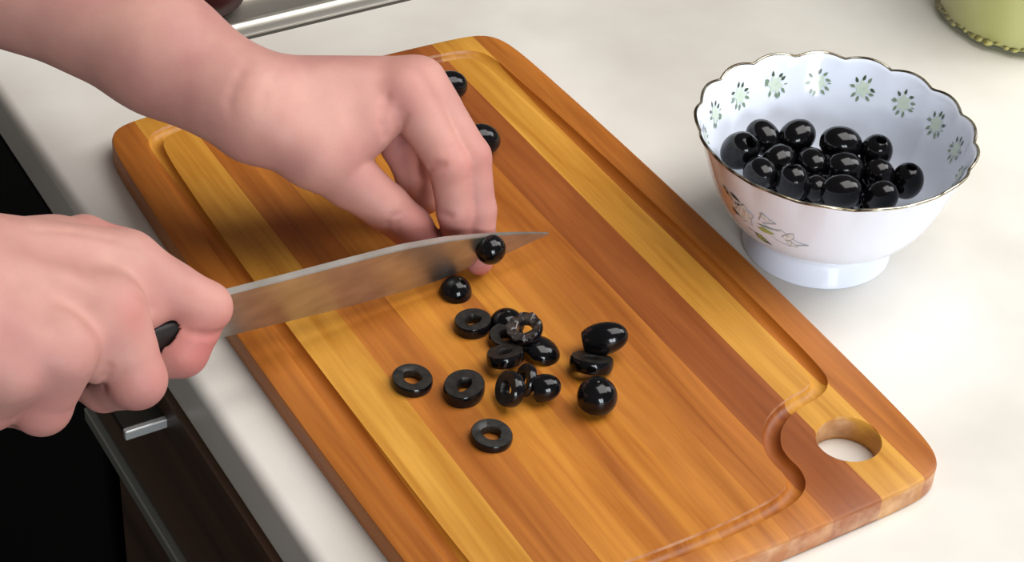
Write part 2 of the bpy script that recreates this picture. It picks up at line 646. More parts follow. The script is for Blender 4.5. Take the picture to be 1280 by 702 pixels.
class Print:
    """flat print on the bowl wall: polygons in (angle, height) carried onto the wall surface"""

    def __init__(self, inside, th0, z0):
        self.inside, self.th0, self.z0 = inside, th0, z0
        self.v, self.f, self.m, self.mats = [], [], [], []

    def pt(self, u, v):
        prof = BOWL_IN if self.inside else BOWL_OUT[5:]
        z = self.z0+v
        r = prof_at(prof, z)
        th = self.th0+u/max(r, 0.1)
        return bowl_pt(th, r, z, -0.022 if self.inside else 0.03)

    def poly(self, pts, m):
        if m not in self.mats:
            self.mats.append(m)
        cu = sum(p[0] for p in pts)/len(pts)
        cv = sum(p[1] for p in pts)/len(pts)
        i0 = len(self.v)
        self.v.append(self.pt(cu, cv))
        self.v += [self.pt(*p) for p in pts]
        n = len(pts)
        for k in range(n):
            self.f.append((i0, i0+1+k, i0+1+(k+1) % n))
            self.m.append(self.mats.index(m))

    def leaf(self, u, v, ang, ln, wd, m):
        ca, sa = math.cos(ang), math.sin(ang)
        out = []
        for t, s in ((0, 0), (0.3, 0.5), (0.6, 0.45), (1, 0), (0.6, -0.45), (0.3, -0.5)):
            out.append((u+ca*t*ln-sa*s*wd, v+sa*t*ln+ca*s*wd))
        self.poly(out, m)

    def disc(self, u, v, r, m, n=10, ry=None):
        ry = ry or r
        self.poly([(u+r*math.cos(2*math.pi*k/n), v+ry*math.sin(2*math.pi*k/n)) for k in range(n)], m)

    def line(self, pts, wd, m):
        for a, b in zip(pts[:-1], pts[1:]):
            d = np.array(b, float)-np.array(a, float)
            L = np.linalg.norm(d)+1e-9
            n = np.array([-d[1], d[0]])/L*wd/2
            self.poly([tuple(np.array(a)+n), tuple(np.array(b)+n), tuple(np.array(b)-n), tuple(np.array(a)-n)], m)

    def build(self, name):
        me = outward(mesh(name, self.v, self.f))
        o = link(name, me, None, bowl)
        for q in self.mats:
            me.materials.append(q)
        me.polygons.foreach_set('material_index', self.m)
        return o


rnd = random.Random(3)
for k in range(NS):
    th = PH0+math.pi/NS+2*math.pi*k/NS
    pr = Print(True, th, 5.15)
    for q in range(6):
        a = 2*math.pi*q/6
        pr.leaf(0, 0, a+0.2, 0.42, 0.26, M_pale)
    for q in range(9):
        a = 2*math.pi*q/9+rnd.uniform(-.15, .15)
        c = M_leafm if math.sin(a) > 0.2 and rnd.random() < 0.75 else M_leaf
        pr.leaf(0.34*math.cos(a), 0.34*math.sin(a), a+rnd.uniform(-.6, .6), 0.30, 0.14, c)
    pr.leaf(-0.42, -0.02, math.pi-0.2, 0.22, 0.05, M_leaf)
    pr.leaf(0.40, 0.05, 0.1, 0.2, 0.05, M_leaf)
    pr.disc(0, 0, 0.07, M_leaf, 8)
    pr.disc(0, 0, 0.045, M_yel, 8)
    pr.build('floral_print')

# the spray printed on the outside wall, facing the board
VA = math.atan2(CAM[1]-BY, CAM[0]-BX)      # side of the bowl that faces the room
pr = Print(False, VA-0.62, 3.9)
pr.disc(-1.25, 0.35, 0.42, M_peach, 12, 0.55)
pr.disc(-1.05, -0.15, 0.34, M_peach, 12, 0.4)
for (u, v, a, ln, wd, c) in ((-1.5, 1.0, -0.6, 0.9, 0.22, M_leafd), (-0.95, 0.95, -0.3, 0.75, 0.2, M_leafd), (-0.75, 0.4, 0.3, 0.55, 0.16, M_leafd), (-1.0, 0.0, -0.5, 0.6, 0.18, M_leafd),
                            (0.25, -0.75, -0.5, 0.95, 0.34, M_leafd), (0.35, -0.8, -0.4, 0.6, 0.22, M_yel), (0.55, -0.25, 0.05, 0.9, 0.30, M_yel), (0.5, 0.0, 0.1, 1.3, 0.10, M_leaf),
                            (-0.2, -0.7, -0.15, 0.6, 0.14, M_gry)):
    pr.leaf(u, v, a, ln, wd, c)
for (u, v, a) in ((-0.15, 0.15, 0.4), (-0.15, 0.15, 1.4), (-0.15, 0.15, 2.4), (-0.15, 0.15, 3.4), (-0.15, 0.15, 4.4), (-0.15, 0.15, 5.4)):
    pr.leaf(u, v, a, 0.66, 0.5, M_gry)
    pr.leaf(u+0.04*math.cos(a), v+0.04*math.sin(a), a, 0.56, 0.38, M_wht)
pr.disc(-0.15, 0.15, 0.09, M_peach, 8)
pr.line([(0.7, 0.3), (0.95, 0.9), (1.25, 0.65), (1.6, 0.55), (1.2, 0.35), (0.9, 0.25), (1.3, 0.05), (1.8, 0.25), (2.1, 0.0), (2.5, -0.25), (2.95, -0.3), (2.5, -0.45), (2.0, -0.7), (1.5, -0.6), (1.2, -0.35), (0.9, -0.2)], 0.05, M_gry)
for (u, v, a) in ((1.3, 0.5, 2.6), (1.75, -0.2, 0.2), (1.9, -0.35, -0.5), (2.0, -0.2, 0.9)):
    pr.leaf(u, v, a, 0.6, 0.34, M_gry)
    pr.leaf(u+0.03*math.cos(a), v+0.03*math.sin(a), a, 0.52, 0.25, M_wht)
tag(pr.build('flower_spray_print'), 'printed spray of white and peach flowers on the outside wall')
# ------------------------------------------------------------------ jar in the corner
JX, JY, JR = 37.6, 9.4, 5.0
M_glass = mat('jar_glass', (0.97, 1.0, 0.95, 1), 0.02)
_n, _l, _b = nodes(M_glass)
_tr = _n.new('ShaderNodeBsdfTransparent')
_tr.inputs[0].default_value = (0.97, 0.985, 0.95, 1)
_gl = _n.new('ShaderNodeBsdfGlossy')
_gl.inputs['Roughness'].default_value = 0.04
_lw = _n.new('ShaderNodeLayerWeight')
_lw.inputs[0].default_value = 0.25
_fr = _n.new('ShaderNodeMath')
_fr.operation = 'MULTIPLY'
_fr.inputs[1].default_value = 0.35
_l.new(_lw.outputs['Facing'], _fr.inputs[0])
_mx = _n.new('ShaderNodeMixShader')
_l.new(_fr.outputs[0], _mx.inputs[0])
_l.new(_tr.outputs[0], _mx.inputs[1])
_l.new(_gl.outputs[0], _mx.inputs[2])
_l.new(_mx.outputs[0], _n['Material Output'].inputs['Surface'])
M_brine = mat('olive_brine', srgb(188, 184, 112), 0.25)
add_noise(M_brine, 26, srgb(186, 180, 106), srgb(204, 198, 138), 3, (1, 1, 0.4))
M_dreg = mat('brine_solids', srgb(140, 128, 48), 0.4)
add_noise(M_dreg, 60, srgb(112, 102, 34), srgb(196, 186, 110), 3, p0=0.45, p1=0.6)
jar = empty('glass_jar', (JX, JY, 0))
tag(jar, 'glass jar of cloudy yellow-green brine at the top right corner', 'jar')
gprof = [(0, 0.05), (3.6, 0.04), (4.2, 0.0), (4.75, 0.12), (4.95, 0.5), (JR, 1.2), (JR, 10.5), (4.7, 11.6), (4.1, 12.3), (4.1, 13.4), (3.9, 13.4), (3.9, 12.2), (4.5, 11.4), (4.86, 10.4), (4.86, 1.2), (4.80, 0.6), (4.62, 0.28), (4.15, 0.16), (0, 0.18)]
me = revolve('glass', gprof, 64, (JX, JY))
shade_auto(me, 60)
link('glass', me, M_glass, jar)
me = revolve('brine', [(0, 0.22), (4.1, 0.20), (4.56, 0.32), (4.74, 0.62), (4.80, 1.2), (4.80, 10.3), (4.5, 10.6), (0, 10.6)], 64, (JX, JY))
shade_auto(me, 50)
link('brine', me, M_brine, jar)
rj = random.Random(5)
for k in range(26):
    a = math.radians(150)+math.radians(150)*k/25
    r_ = 4.64
    me = revolve('sediment', [(0, -0.28), (0.22, -0.2), (0.34, 0), (0.22, 0.2), (0, 0.26)], 8)
    o = link('sediment_piece', me, M_dreg, None, True)
    o.location = Vector(((JX+r_*math.cos(a))*S, (JY+r_*math.sin(a))*S, (0.50+rj.uniform(-.06, .10))*S))
    o.scale = (rj.uniform(.5, 1.2), rj.uniform(.5, 1.2), rj.uniform(.3, .8))
    bpy.context.view_layer.update()
    o.parent = jar
    o.matrix_parent_inverse = parent_matrix(jar).inverted()
# ------------------------------------------------------------------ olives


def olive_profile(R=0.82, H=0.98, hole=0.24, hole_depth=0.9):
    """pitted olive standing on its axis: hole at +z, small dimple at -z"""
    pr = [(0, -H)]
    for k in range(1, 15):
        a = -math.pi/2+math.pi*k/15.5
        r = R*math.cos(a)**0.92
        z = H*math.sin(a)
        if a > 0 and r < hole+0.06:
            break
        pr.append((r, z))
    zt = H*math.sqrt(max(0, 1-(hole/R)**2))*0.985
    pr += [(hole+0.05, zt), (hole, zt-0.05), (hole*0.92, zt-0.2), (hole*0.85, zt-hole_depth), (0, zt-hole_depth-0.05)]
    return pr


def two_mat(me, fn):
    """faces for which fn(centre in cm) is true show cut flesh"""
    me.materials.clear()
    me.materials.append(M_olive)
    me.materials.append(M_oflesh)
    for p in me.polygons:
        if fn(p.center/S):
            p.material_index = 1


OLIVE = revolve('olive', olive_profile(), 28)
OLIVE.polygons.foreach_set('use_smooth', [True]*len(OLIVE.polygons))
OLIVE.set_sharp_from_angle(angle=math.radians(50))
OLIVE.materials.append(M_olive)


def place(name, me, c, axis, label, cat='olive', group=None, scale=1.0, spin=0.0):
    o = bpy.data.objects.new(name, me)
    col.objects.link(o)
    q = Vector([float(a) for a in axis]).normalized().to_track_quat('Z', 'Y')
    o.rotation_mode = 'QUATERNION'
    o.rotation_quaternion = q @ Euler((0, 0, spin)).to_quaternion()
    o.location = Vector([float(a)*S for a in c])
    o.scale = (scale,)*3 if not isinstance(scale, tuple) else scale
    tag(o, label, cat, group)
    return o


GB = 'pitted black olives in the porcelain bowl'
R_, U_, F_ = RGT, UPV, -FWD      # right, up and towards-viewer directions of the photograph


def ax(a, b, c):
    return R_*a+U_*b+F_*c


bowl_olives = [
    # px, py, z, axis (right, up, toward), scale, label
    (925, 188, 4.35, ax(0.45, 0.35, 0.82), 1.02, 'olive at the left of the bowl heap, its round hole facing out'),
    (954, 172, 4.15, ax(-0.5, 0.8, -0.3), 0.92, 'olive second from left along the back of the bowl heap'),
    (996, 171, 4.25, ax(0.7, 0.5, -0.3), 0.95, 'olive third from left at the back, highest of the bowl heap'),
    (1051, 180, 4.35, ax(-0.9, 0.15, 0.1), 1.0, 'broad olive lying sideways at the back centre of the bowl heap'),
    (1095, 190, 4.2, ax(0.15, 0.6, 0.75), 0.90, 'olive at the back right of the bowl heap, hole facing up'),
    (1134, 226, 3.6, ax(0.10, 0.70, 0.68), 0.90, 'rightmost olive in the bowl, hole facing up, beside bare porcelain'),
    (973, 201, 4.1, ax(0.6, 0.5, -0.5), 0.90, 'olive in the second row of the bowl, behind the front left pair'),
    (1014, 205, 4.0, ax(-0.2, 0.4, -0.8), 0.92, 'olive in the middle of the bowl with a pale gap beside it'),
    (1056, 211, 4.1, ax(0.85, -0.1, -0.3), 0.95, 'olive in the bowl directly below the broad sideways one'),
    (1098, 220, 3.75, ax(0.2, -0.5, -0.7), 0.92, 'olive in the bowl between the hole-up one and the rightmost'),
    (950, 217, 4.3, ax(-0.3, 0.5, -0.8), 0.90, 'front left olive in the bowl, half hidden by the rim'),
    (991, 229, 4.35, ax(-0.1, 0.75, 0.4), 0.92, 'front olive in the bowl with a dull round top, second from left'),
    (1051, 240, 4.25, ax(0.95, 0.05, 0.1), 0.98, 'long olive lying sideways against the front rim of the bowl'),
    (1020, 236, 4.0, ax(0.1, 0.2, -0.9), 0.80, 'small glimpsed olive between two front olives in the bowl'),
    (1100, 247, 3.95, ax(-0.5, -0.4, -0.6), 0.90, 'front right olive in the bowl, barely over the rim'),
]
for px, py, z, a, s_, lab in bowl_olives:
    place('olive', OLIVE, P(px, py, z), a, lab, group=GB, scale=s_, spin=random.uniform(0, 6))
# the layer below, glimpsed only between the upper olives
for (dx, dy, z) in ((-1.9, 1.6, 2.75), (-0.2, 2.2, 2.7), (1.6, 1.4, 2.7), (2.0, -0.5, 2.65), (0.1, 0.2, 2.3), (-1.9, -0.3, 2.6), (-0.4, -1.8, 2.6), (1.4, -2.1, 2.75)):
    place('olive', OLIVE, (BX+dx, BY+dy, z), (random.uniform(-1, 1), random.uniform(-1, 1), random.uniform(-.4, .4)), 'black olive in the lower layer of the bowl, seen only through gaps', group='lower olives in the bowl', scale=0.9)

# whole olives on the board, behind the hand
GT = 'pitted black olives on the board'
place('olive', OLIVE, P(562, 107, TB+0.74), ax(-0.9, -0.1, 0.3), 'whole olive on the board near its top corner, behind the knuckles', group=GT, scale=0.9)
place('olive', OLIVE, P(603, 174, TB+0.74), ax(-0.8, 0.2, 0.5), 'whole olive on the board just beside the bent fingers', group=GT, scale=0.9)


def ring_mesh(R=0.84, h=0.5, hole=0.40, squash=0.92, hw=0.75, fray=0.0):
    """slice of a pitted olive: skin outside, flat cut faces, an uneven pit hole; stands on z=0"""
    seg = 36
    prof = [(1, 0.0, 0), (1.03, 0.15, 0), (1.05, 0.5, 0), (1.03, 0.85, 0), (0.985, 1.0, 0)]
    verts, faces, flesh = [], [], []
    loops = []
    for r, z, _ in prof:
        loops.append([(R*r*(1+(fray*math.sin(7*a)*math.sin(3*a+1) if z > 0.6 else 0))*math.cos(a), R*r*(1+(fray*math.sin(7*a)*math.sin(3*a+1) if z > 0.6 else 0))*squash*math.sin(a), z*h+(fray*0.8*math.sin(9*a) if z > 0.9 else 0)) for a in [2*math.pi*k/seg for k in range(seg)]])
    hl = []
    for k in range(seg):
        a = 2*math.pi*k/seg
        w_ = hole*(1+0.05*math.sin(3*a+1)+0.03*math.sin(5*a))
        hl.append((w_*math.cos(a)+0.03, w_*hw*math.sin(a)))
    loops.append([(x*1.12, y*1.12, h*1.0) for x, y in hl])
    loops.append([(x, y, h*0.9) for x, y in hl])
    loops.append([(x*0.95, y*0.95, h*0.1) for x, y in hl])
    loops.append([(x*1.1, y*1.1, 0.0) for x, y in hl])
    me = loft('olive_ring', loops, wrap=True)
    shade_auto(me, 40)
    two_mat(me, lambda c: math.hypot(c.x, c.y/squash) < R*0.955)
    if fray:
        me.materials[1] = M_owet
    return me


def cap_mesh(R=0.82, H=0.75, dimple=True, ragged=0.0, hole=0.3, a0=0.0):
    """end piece of an olive, cut face down at z=0, domed skin up; a0<0 keeps more than half of the olive"""
    seg = 32
    prof = []
    for k in range(0, 13):
        a = a0+(math.pi/2-a0)*k/13
        prof.append((R*math.cos(a)**0.9, H*(math.sin(a)-math.sin(a0))))
    zt = H*(1-math.sin(a0))
    prof += [(0.10, zt), (0.05, zt*0.96)] if dimple else [(0.05, zt)]
    loops = [[(hole*math.cos(a)*0.8, hole*math.sin(a)*0.8, 0.35) for a in [2*math.pi*k/seg for k in range(seg)]],
             [(hole*math.cos(a), hole*math.sin(a), 0.02) for a in [2*math.pi*k/seg for k in range(seg)]]]
    for j, (r, z) in enumerate(prof):
        loops.append([(r*math.cos(a), r*math.sin(a), z-(ragged*abs(math.sin(4.5*a+1)) if j == 0 else 0)) for a in [2*math.pi*k/seg for k in range(seg)]])
    me = loft('olive_end', loops)
    shade_auto(me, 45)
    two_mat(me, lambda c: math.hypot(c.x, c.y) < R*math.cos(a0)*0.97 and c.z < 0.03 or (math.hypot(c.x, c.y) < hole and c.z < 0.5))
    return me


RING = ring_mesh()
RINGT = ring_mesh(0.86, 0.40, 0.42, 0.95, 0.85)
M_owet = mat('wet_olive_flesh', srgb(62, 54, 50), 0.14, 0, 0.6)
add_noise(M_owet, 320, srgb(22, 20, 19), srgb(70, 62, 58), 4, bump=0.6, bump_dist=0.001)
RINGF = ring_mesh(0.86, 0.40, 0.40, 0.95, 0.85, 0.09)
RINGL = ring_mesh(0.88, 0.52, 0.40, 0.86, 0.62)
CAP = cap_mesh()
CAPL = cap_mesh(0.84, 0.95)
CAPR = cap_mesh(0.86, 0.62, True, 0.12)
CAPS = cap_mesh(0.62, 0.80, True, 0, 0.2, -0.5)
CAPX = cap_mesh(0.72, 1.12, False, 0, 0.2, -0.85)
CAPB = cap_mesh(0.84, 0.80, True, 0, 0.3, -0.45)
GR_ = 'sliced olive rings on the board'
GE_ = 'olive end pieces on the board'
UPZ = np.array([0, 0, 1.0])


def on_board(px, py, h=0.25):
    p = P(px, py, TB+h)
    return (p[0], p[1], TB)


def lean(a, b, c):
    return ax(a, b, c)


# lone rings lying flat
place('olive_ring', RINGT, on_board(515, 474), UPZ+0.03*R_, 'lone flat olive ring furthest left on the board', 'olive slice', GR_, 0.98, 0.5)
place('olive_ring', RINGL, on_board(580, 486), UPZ, 'thick olive ring left of the pile, second from the left', 'olive slice', GR_, 1.05, 0.65)
place('olive_ring', RINGT, on_board(614, 543), UPZ+0.05*R_-0.1*U_, 'lone olive ring nearest the viewer, below the pile', 'olive slice', GR_, 0.95, 2.0)
place('olive_ring', RING, on_board(591, 404), UPZ+0.04*U_, 'olive ring below the blade, upper left of the pile', 'olive slice', GR_, 0.95, 0.7)
# the heap
place('olive_end', CAP, on_board(634, 399, 0.3), UPZ+0.1*R_, 'shiny domed olive end at the back of the sliced pile', 'olive slice', GE_, 0.92, 0)
place('olive_ring', RING, on_board(633, 421, 0.3), UPZ, 'dark olive ring mostly buried on the left of the pile', 'olive slice', GR_, 0.92, 1.0)
place('olive_ring', RINGF, P(657, 414, TB+0.80), lean(-0.25, 0.62, 0.74), 'ragged olive ring on top of the pile, cut face towards the viewer', 'olive slice', GR_, 0.88, 0.4)
place('olive_end', CAPR, P(676, 440, TB+0.08), lean(0.45, 0.8, 0.35), 'glossy ragged olive end on the right of the pile', 'olive slice', GE_, 0.98, 0)
place('olive_ring', RINGL, P(632, 452, TB+0.36), lean(-0.05, 0.93, 0.36), 'tilted oval olive ring on the left front of the pile', 'olive slice', GR_, 0.92, 0.55)
place('olive_ring', RING, P(643, 487, TB+0.72), lean(-0.80, 0.18, 0.55), 'olive ring standing on edge at the front of the pile', 'olive slice', GR_, 0.90, 0.2)
place('olive_ring', RINGT, P(661, 476, TB+0.60), lean(-0.86, 0.25, 0.42), 'wet olive ring wedged between the upright ring and narrow end', 'olive slice', GR_, 0.80, 0.2)
place('olive_end', CAPS, P(668, 487, TB+0.52), lean(0.95, 0.20, 0.10), 'narrow pointed olive end lying at the front right of the pile', 'olive slice', GE_, 0.92, 0)
# right-hand trio
place('olive_end', CAPX, P(730, 428, TB+0.62), lean(0.93, 0.20, 0.16), 'glossy olive end at the back of the right-hand trio', 'olive slice', GE_, 0.95, 0)
place('olive_ring', RINGL, P(738, 461, TB+0.20), lean(0.15, 0.95, 0.28), 'leaning oval olive ring in the middle of the right-hand trio', 'olive slice', GR_, 1.0, 0.5)
place('olive_end', CAPB, P(745, 503, TB+0.35), lean(0.10, 0.75, 0.62), 'wet domed olive end at the front of the right-hand trio', 'olive slice', GE_, 0.98, 0)
# ------------------------------------------------------------------ knife
KT = P(686, 291, 2.35)                      # tip
KH = P(280, 421, 3.05)                      # edge at the heel
KS = P(280, 364.5, 5.75)                    # spine above the heel
kx = KT-KH
kx_len = np.linalg.norm(kx)
kx = kx/kx_len                              # along the blade
ks = KS-KH
ky = ks-kx*(ks@kx)
KHT = np.linalg.norm(ky)
ky = ky/KHT                                 # from edge to spine
kz = np.cross(kx, ky)                       # across the blade


def kpt(u, v, t):
    return KH+kx*u+ky*v+kz*t


def kuv(px, py):
    """blade-plane coordinates where a sight line meets the plane of the blade"""
    d = RGT*(px-640)/2600.0-UPV*(py-351)/2600.0+FWD
    t = ((KH-CAM)@kz)/(d@kz)
    q = CAM+d*t-KH
    return q@kx, q@ky


spine = [kuv(*p) for p in ((283, 364), (350, 347), (438, 324), (505, 307), (560, 297.5), (600, 293.5), (640, 291), (670, 290.5), (686, 291))]
edge = [kuv(*p) for p in ((280, 421), (350, 404), (438, 382.6), (500, 365.5), (532, 356), (566, 343.5), (592, 332), (633, 317), (660, 304.5), (686, 291.6))]
U0, U1 = -1.6, max(p[0] for p in spine)
lps = []
us = np.linspace(U0, U1-0.02, 60)
for u in us:
    vs_ = float(np.interp(u, [p[0] for p in spine], [p[1] for p in spine]))
    ve = float(np.interp(u, [p[0] for p in edge], [p[1] for p in edge]))
    h_ = max(vs_-ve, 0.02)
    th_ = 0.17*min(1.0, 0.25+0.75*(U1-u)/6.0)
    lps.append([kpt(u, ve, 0), kpt(u, ve+0.13*min(1, h_), 0.05), kpt(u, vs_-0.05*min(1, h_), th_), kpt(u, vs_, th_*0.8), kpt(u, vs_, -th_*0.8), kpt(u, vs_-0.05*min(1, h_), -th_), kpt(u, ve+0.13*min(1, h_), -0.05)])
knife = empty('kitchen_knife', kpt(0, 0, 0))
tag(knife, 'long steel kitchen knife gripped in the nearer hand, blade over the board', 'knife')
me = loft('blade', lps)
shade_auto(me, 20)
link('blade', me, M_blade, knife)
lps = []
for u, h0, h1, t in ((-0.9, 0.65, 2.25, 0.45), (-1.1, 0.45, 2.4, 0.65), (-2.0, 0.4, 2.4, 0.75), (-4.5, 0.35, 2.35, 0.8), (-7.5, 0.35, 2.35, 0.8), (-10, 0.2, 2.4, 0.8), (-11.3, 0.1, 2.4, 0.7), (-11.6, 0.4, 2.1, 0.45)):
    cv, hv = (h0+h1)/2, (h1-h0)/2
    lps.append([kpt(u, cv+hv*math.copysign(abs(math.sin(a))**0.7, math.sin(a)), t*math.copysign(abs(math.cos(a))**0.7, math.cos(a))) for a in [2*math.pi*k/20 for k in range(20)]])
me = loft('handle', lps)
shade_auto(me, 50)
link('handle', me, M_handle, knife)
# half olive stuck to the near face of the blade
side = 1.0 if (kz@(CAM-KH)) > 0 else -1.0
u_, v_ = kuv(606, 305)
place('olive_end', CAPB, kpt(u_, v_, side*0.10), kz*side+0.25*kx, 'glossy half olive stuck to the knife blade near its tip', 'olive slice', GE_, 0.79, 0.3)
place('olive_end', CAPL, on_board(569, 360, 0.3), UPZ+0.25*R_, 'domed olive end on the board just below the blade', 'olive slice', GE_, 0.85, 0.3)
# ------------------------------------------------------------------ hands: one continuous surface per arm, grown from blended limbs
VOX = 0.095


def smin(a, b, k):
    h = np.maximum(k-np.abs(a-b), 0.0)/k
    return np.minimum(a, b)-h*h*k*0.25


class Field:
    def __init__(self, lo, hi, h=VOX):
        self.lo = np.array(lo, float)
        self.h = h
        self.n = np.ceil((np.array(hi, float)-self.lo)/h).astype(int)+1
        self.ax = [self.lo[i]+h*np.arange(self.n[i]) for i in range(3)]

    def blank(self):
        return np.full(tuple(self.n), 3.0, np.float32)

    def sub(self, pts, m):
        pts = np.array(pts)
        a = np.clip(np.floor((pts.min(0)-m-self.lo)/self.h).astype(int), 0, self.n-1)
        b = np.clip(np.ceil((pts.max(0)+m-self.lo)/self.h).astype(int)+1, 1, self.n)
        sl = tuple(slice(a[i], b[i]) for i in range(3))
        X, Y, Z = np.meshgrid(*[self.ax[i][sl[i]] for i in range(3)], indexing='ij')
        return sl, X, Y, Z

    def cone(self, d, a, b, ra, rb, k):
        """blend a tapered round limb from a to b into field d"""
        a, b = np.array(a, float), np.array(b, float)
        sl, X, Y, Z = self.sub([a, b], max(ra, rb)+k+0.6)
        v = b-a
        L2 = float(v@v)+1e-9
        t = np.clip(((X-a[0])*v[0]+(Y-a[1])*v[1]+(Z-a[2])*v[2])/L2, 0, 1)
        dd = np.sqrt((X-a[0]-t*v[0])**2+(Y-a[1]-t*v[1])**2+(Z-a[2]-t*v[2])**2)-(ra+(rb-ra)*t)
        d[sl] = smin(d[sl], dd.astype(np.float32), k)
        return d

    def groove(self, d, pts, w, amp):
        """press (amp>0) or raise (amp<0) a soft line along a polyline"""
        for a, b in zip(pts[:-1], pts[1:]):
            sl, X, Y, Z = self.sub([a, b], 3*w)
            v = b-a
            L2 = float(v@v)+1e-9
            t = np.clip(((X-a[0])*v[0]+(Y-a[1])*v[1]+(Z-a[2])*v[2])/L2, 0, 1)
            q = (X-a[0]-t*v[0])**2+(Y-a[1]-t*v[1])**2+(Z-a[2]-t*v[2])**2
            g = amp*np.exp(-q/(w*w))
            d[sl] = d[sl]+g.astype(np.float32)
        return d

    def hit(self, d, px, py):
        """first point of the surface on a measured sight line"""
        r = RGT*(px-640)/2600.0-UPV*(py-351)/2600.0+FWD
        r = r/np.linalg.norm(r)
        for t in np.arange(55, 120, 0.04):
            q = CAM+r*t
            i = np.round((q-self.lo)/self.h).astype(int)
            if (i < 0).any() or (i >= self.n).any():
                continue
            if d[tuple(i)] < 0:
                return q
        return None

    def nets(self, d):
        """surface nets: one vertex per cell that the surface crosses"""
        ins = d < 0
        c = np.zeros(tuple(self.n-1), np.int8)
        for i in (0, 1):
            for j in (0, 1):
                for k in (0, 1):
                    c += ins[i:self.n[0]-1+i, j:self.n[1]-1+j, k:self.n[2]-1+k]
        act = (c > 0) & (c < 8)
        idx = np.argwhere(act)
        num = np.full(act.shape, -1, np.int64)
        num[act] = np.arange(len(idx))
        acc = np.zeros((len(idx), 3))
        cnt = np.zeros(len(idx))
        corner = {(i, j, k): d[idx[:, 0]+i, idx[:, 1]+j, idx[:, 2]+k] for i in (0, 1) for j in (0, 1) for k in (0, 1)}
        for a in corner:
            for ax_ in range(3):
                if a[ax_] == 0:
                    b = list(a)
                    b[ax_] = 1
                    va, vb = corner[a], corner[tuple(b)]
                    m = (va < 0) != (vb < 0)
                    t = np.where(m, va/np.where(m, va-vb, 1), 0)
                    p = np.tile(np.array(a, float), (len(idx), 1))
                    p[:, ax_] = t
                    acc[m] += p[m]
                    cnt += m
        verts = self.lo+self.h*(idx+acc/cnt[:, None])
        faces = []
        for ax_ in range(3):
            u_, v_ = (ax_+1) % 3, (ax_+2) % 3
            sl0 = [slice(None)]*3
            sl1 = [slice(None)]*3
            sl0[ax_] = slice(0, -1)
            sl1[ax_] = slice(1, None)
            A, B = ins[tuple(sl0)], ins[tuple(sl1)]
            e = np.argwhere(A != B)
            flip = A[tuple(e.T)]
            ok = (e[:, u_] > 0) & (e[:, v_] > 0) & (e[:, u_] < self.n[u_]-1) & (e[:, v_] < self.n[v_]-1)
            e, flip = e[ok], flip[ok]
            q = []
            for du, dv in ((-1, -1), (0, -1), (0, 0), (-1, 0)):
                f = e.copy()
                f[:, u_] += du
                f[:, v_] += dv
                q.append(num[tuple(f.T)])
            q = np.stack(q, 1)
            q[~flip] = q[~flip][:, ::-1]
            faces.append(q)
        return verts, np.concatenate(faces)


def build_arm(name, body, fingers, forearm, creases, reds, lo, hi, kb=0.9, kf=0.10, kroot=0.55, rf=0.35, carve=()):
    F = Field(lo, hi)
    d = F.blank()
    for a, b, ra, rb in forearm:
        F.cone(d, a, b, ra, rb, 1.2)
    for a, b, ra, rb in body:
        F.cone(d, a, b, ra, rb, kb)
    # roots: the first third of every finger melts into the knuckles
    for ch in fingers:
        (a, ra), (b, rb) = ch[0], ch[1]
        a, b = np.array(a), np.array(b)
        F.cone(d, a, a+(b-a)*rf, ra, ra+(rb-ra)*rf, kroot)
    for ch in fingers:
        e = F.blank()
        for (a, ra), (b, rb) in zip(ch[:-1], ch[1:]):
            F.cone(e, a, b, ra, rb, 0.22)
        d = smin(d, e, kf)
    for a, b, r in carve:
        e = F.blank()
        F.cone(e, a, b, r, r, 0.1)
        d = np.maximum(d, -e)
    for pts, w_, amp in creases:
        q = [F.hit(d, *p) for p in pts]
        q = [p for p in q if p is not None]
        if len(q) > 1:
            F.groove(d, q, w_, amp)
    v, f = F.nets(d)
    me = bpy.data.meshes.new(name)
    me.from_pydata((v*S).tolist(), [], f.tolist())
    me.update()
    b = bmesh.new()
    b.from_mesh(me)
    for _ in range(2):
        bmesh.ops.smooth_vert(b, verts=b.verts, factor=0.5, use_axis_x=True, use_axis_y=True, use_axis_z=True)
    bmesh.ops.recalc_face_normals(b, faces=b.faces)
    b.to_mesh(me)
    b.free()
    me.polygons.foreach_set('use_smooth', [True]*len(me.polygons))
    # skin flush over joints and fingertips
    red = np.zeros(len(v))
    for p, r, a in reds:
        red = np.maximum(red, a*np.exp(-((v-np.array(p))**2).sum(1)/(r*r)))
    at = me.attributes.new('flush', 'FLOAT', 'POINT')
    at.data.foreach_set('value', red.astype(np.float32))
    return me


